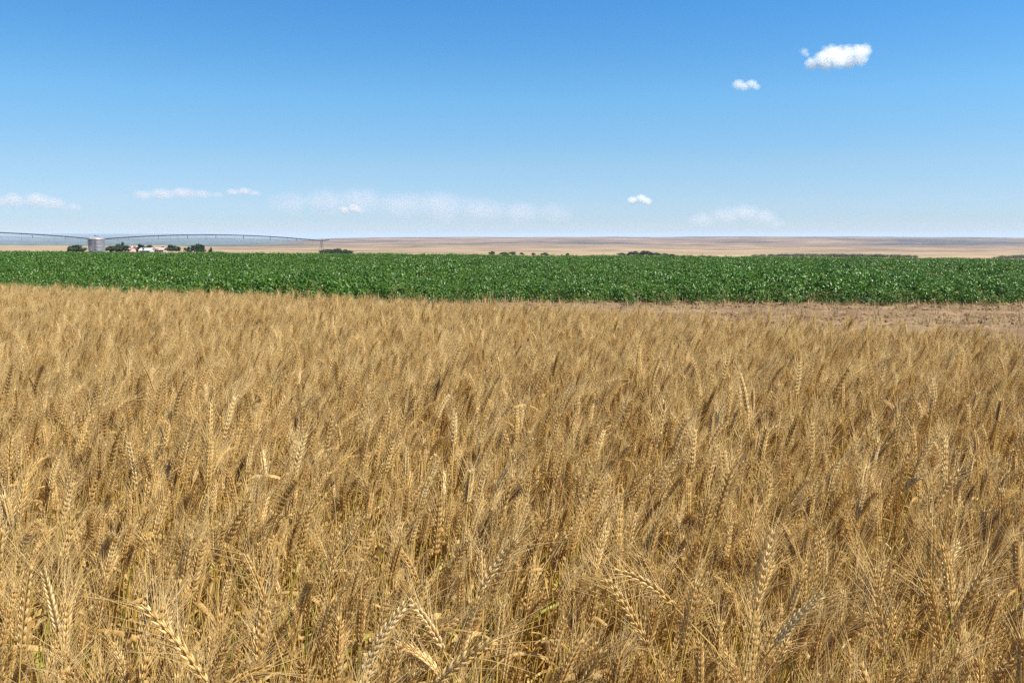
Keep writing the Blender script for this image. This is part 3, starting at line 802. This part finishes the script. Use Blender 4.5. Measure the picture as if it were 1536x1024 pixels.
for p in drops:
    m = MB(); m.tube([p - org, p - org + sd * .25 + Vector((0, 0, .12)), p - org + sd * .4 - Vector((0, 0, .3)), p - org + sd * .4 - Vector((0, 0, 1.6))], .016, 4)
    m.tube([p - org + sd * .4 - Vector((0, 0, 1.6)), p - org + sd * .4 - Vector((0, 0, 1.75))], .04, 6); m.build('drop_hose', M_PIPE, piv)
for zg, tp in tops:
    g = zg - org; p = tp - org; f = MB(); wb = 2.0
    for s_ in (-1, 1):
        foot = g + sd * wb * s_ + Vector((0, 0, .62))
        for o_ in (-.35, .35): f.tube([p + ax * o_ * .6, foot + ax * o_], .055, 5)
        mid = p.lerp(foot, .55); f.tube([mid - ax * .3, mid + ax * .3], .03, 4)
    f.tube([g - sd * wb + Vector((0, 0, .62)), g + sd * wb + Vector((0, 0, .62))], .08, 6)
    f.tube([p.lerp(g - sd * wb, .5), p.lerp(g + sd * wb, .5)], .035, 4)
    f.tube([p, p + Vector((0, 0, 1.0))], .03, 4); f.tube([p - ax * .5 + Vector((0, 0, .5)), p + ax * .9 + Vector((0, 0, .75))], .02, 4)
    fo = f.build('tower', M_PIPE, piv)
    for s_ in (-1, 1):
        c = g + sd * wb * s_ + Vector((0, 0, .6)); wmb = MB()
        n = 20; vs = []
        for o_, r_ in ((-.14, .40), (-.16, .58), (0, .62), (.16, .58), (.14, .40)):
            for j in range(n):
                an = 2 * PI * j / n; vs.append(c + ax * 0 + sd * (math.cos(an) * r_) + Vector((0, 0, math.sin(an) * r_)) + ax * o_)
        wmb.add(vs, [(q * n + j, q * n + (j + 1) % n, ((q + 1) % 5) * n + (j + 1) % n, ((q + 1) % 5) * n + j) for q in range(5) for j in range(n)])
        wo_ = wmb.build('wheel', M_RUB, fo, smooth=True)
    bx = MB(); bx.box(g + Vector((0, 0, 1.0)), (.5, .5, .45)); bx.build('drive_box', M_PIPE, fo)

# ------------------------------------------------------------------ clouds
def cloud(label, px, row, dist, lobes, dens, soft=.35, nz=.55, zs=1.0, group=None, col=(.999, .999, 1), nscale=2.2):
    """lobes: (x, y up, radius) in picture units at that distance -> puffs of vapour"""
    u = dist / F; c = at(px, row, dist)
    L = [(Vector((x * u, r_.uniform(-.4, .4) * r * u, y * u)), r * u) for r_ in [random.Random(int(px))] for x, y, r in lobes]
    def field(p): return max(1 - Vector((p.x - q.x, p.y - q.y, (p.z - q.z) / zs)).length / r for q, r in L)
    mb = MB(); n1, n2 = 28, 56; vs = []
    cen = sum((q * r for q, r in L), Vector()) / sum(r for _, r in L)
    W = max(abs(q.x) + r for q, r in L); Hh = max(abs(q.z) + r * zs for q, r in L)
    for i in range(n1 + 1):
        for j in range(n2):
            th, ph = PI * i / n1, 2 * PI * j / n2
            d = Vector((math.sin(th) * math.cos(ph), math.sin(th) * math.sin(ph), math.cos(th)))
            d = Vector((d.x * W, d.y * W * .6, d.z * Hh)); best = 0.05
            for k in range(1, 31):
                if field(cen + d * (k / 24)) > -.02: best = k / 24
            vs.append(cen + d * best)
    fs = [(i * n2 + j, (i + 1) * n2 + j, (i + 1) * n2 + (j + 1) % n2, i * n2 + (j + 1) % n2) for i in range(n1) for j in range(n2)]
    mb.add(vs, fs)
    m = bpy.data.materials.new('cloud_vapour'); m.use_nodes = True; n = m.node_tree; n.nodes.clear()
    out = n.nodes.new('ShaderNodeOutputMaterial'); pv = n.nodes.new('ShaderNodeVolumePrincipled'); n.links.new(pv.outputs[0], out.inputs['Volume'])
    tc = n.nodes.new('ShaderNodeTexCoord'); pos = tc.outputs['Object']; cur = None
    for q, r in L:
        s = n.nodes.new('ShaderNodeVectorMath'); s.operation = 'SUBTRACT'; n.links.new(pos, s.inputs[0]); s.inputs[1].default_value = q
        sc_ = n.nodes.new('ShaderNodeVectorMath'); sc_.operation = 'MULTIPLY'; n.links.new(s.outputs[0], sc_.inputs[0]); sc_.inputs[1].default_value = (1 / r, 1 / r, 1 / (r * zs))
        ln = n.nodes.new('ShaderNodeVectorMath'); ln.operation = 'LENGTH'; n.links.new(sc_.outputs[0], ln.inputs[0])
        v = math_n(n, 'SUBTRACT', 1.0, ln.outputs['Value'])
        cur = v if cur is None else math_n(n, 'SMOOTH_MAX', cur, v, .15)
    R_ = max(r for _, r in L)
    no = noise_n(n, nscale / R_, 5, .6)
    f = math_n(n, 'ADD', cur, math_n(n, 'MULTIPLY', math_n(n, 'SUBTRACT', no, .58), nz))
    f = math_n(n, 'DIVIDE', f, soft, clamp=True)
    n.links.new(math_n(n, 'MULTIPLY', f, dens / (R_)), pv.inputs['Density'])
    pv.inputs['Color'].default_value = (*col, 1); pv.inputs['Anisotropy'].default_value = .2
    o = mb.build('cloud', m, loc=c); tag(o, label, 'cloud', group); return o
cloud('largest bright white puffy cloud, high in the sky at right', 1256, 86, 7000, [(-36, -9, 13), (-24, -5, 16), (-12, 2, 19), (2, 5, 17), (15, 5, 17), (29, 5, 17), (37, 8, 14), (0, -6, 16), (16, -5, 16), (32, -2, 15), (-14, -9, 13)], 2.0, .6, 1.3, .9, nscale=3.0)
cloud('tiny white wisp off the left end of the largest cloud', 1206, 78, 7000, [(0, 0, 7), (5, -4, 5)], .6, .8, 1.0)
cloud('small white two lobed cloud, lower left of the largest cloud', 1117, 127, 7600, [(-9, 0, 11), (9, 0, 10), (0, -3, 10), (18, -3, 7)], 1.3, .7, 1.1, .8)
LOWG = 'faint low clouds along the horizon'
cloud('pale pinkish low cloud at the left edge of the sky', 48, 303, 21000, [(-60, 0, 22), (-25, 2, 22), (5, 3, 24), (35, -3, 20), (58, -8, 14)], 1.0, .6, 1.1, .62, LOWG, (1, .96, .97))
cloud('pale low cloud streak above the grain bin and farm', 262, 291, 22000, [(-45, -2, 20), (-18, 0, 24), (12, 1, 24), (42, 0, 18), (64, -1, 12)], 1.0, .6, 1.2, .45, LOWG, (1, .96, .97))
cloud('short faint low cloud above the right end of the farm row', 362, 288, 22500, [(-14, 0, 13), (4, 1, 14), (20, -2, 11)], 1.0, .6, 1.1, .5, LOWG, (1, .96, .97))
cloud('broad very faint cloud bank stretched low above the ridge left of centre', 620, 308, 26000, [(-180, 2, 40), (-130, 4, 46), (-80, 6, 48), (-20, 0, 50), (40, -4, 52), (100, -6, 46), (160, -10, 40), (210, -12, 34)], .9, .9, 1.3, .55, LOWG, (1, .97, .99))
cloud('small faint pinkish puff low inside the broad cloud bank', 526, 313, 20000, [(-10, -2, 11), (6, 0, 12), (14, -3, 8)], 1.3, .6, 1.0, .7, LOWG, (1, .94, .94))
cloud('small clear white puff low over the ridge right of centre', 959, 300, 20000, [(-10, -1, 10), (2, 2, 10), (11, -2, 9)], 1.5, .5, .8, .75, LOWG)
cloud('wide faint arched cloud low over the ridge at right', 1105, 324, 24000, [(-50, -6, 26), (-20, 0, 28), (12, 4, 30), (38, -2, 26), (58, -12, 16)], .75, .8, 1.2, .6, LOWG, (1, .97, .98))

# ------------------------------------------------------------------ air
hz = bpy.data.materials.new('haze_air'); hz.use_nodes = True; n = hz.node_tree; n.nodes.clear()
out = n.nodes.new('ShaderNodeOutputMaterial'); pv = n.nodes.new('ShaderNodeVolumePrincipled'); n.links.new(pv.outputs[0], out.inputs['Volume'])
pv.inputs['Density'].default_value = 5.6e-5; pv.inputs['Color'].default_value = (.70, .83, 1.0, 1); pv.inputs['Anisotropy'].default_value = .0
go = bpy.data.objects['ground']; zs = [v.co.z for v in go.data.vertices]
z0, z1 = min(zs) - 1.0, max(max(zs), 12) + 3
mb = MB(); mb.box((0, 0, (z0 + z1) / 2), (140000, 140000, z1 - z0)); h = mb.build('haze', hz)
tag(h, 'thin pale blue haze in the air over the far land', 'haze', kind='stuff')
print('haze', z0, z1)
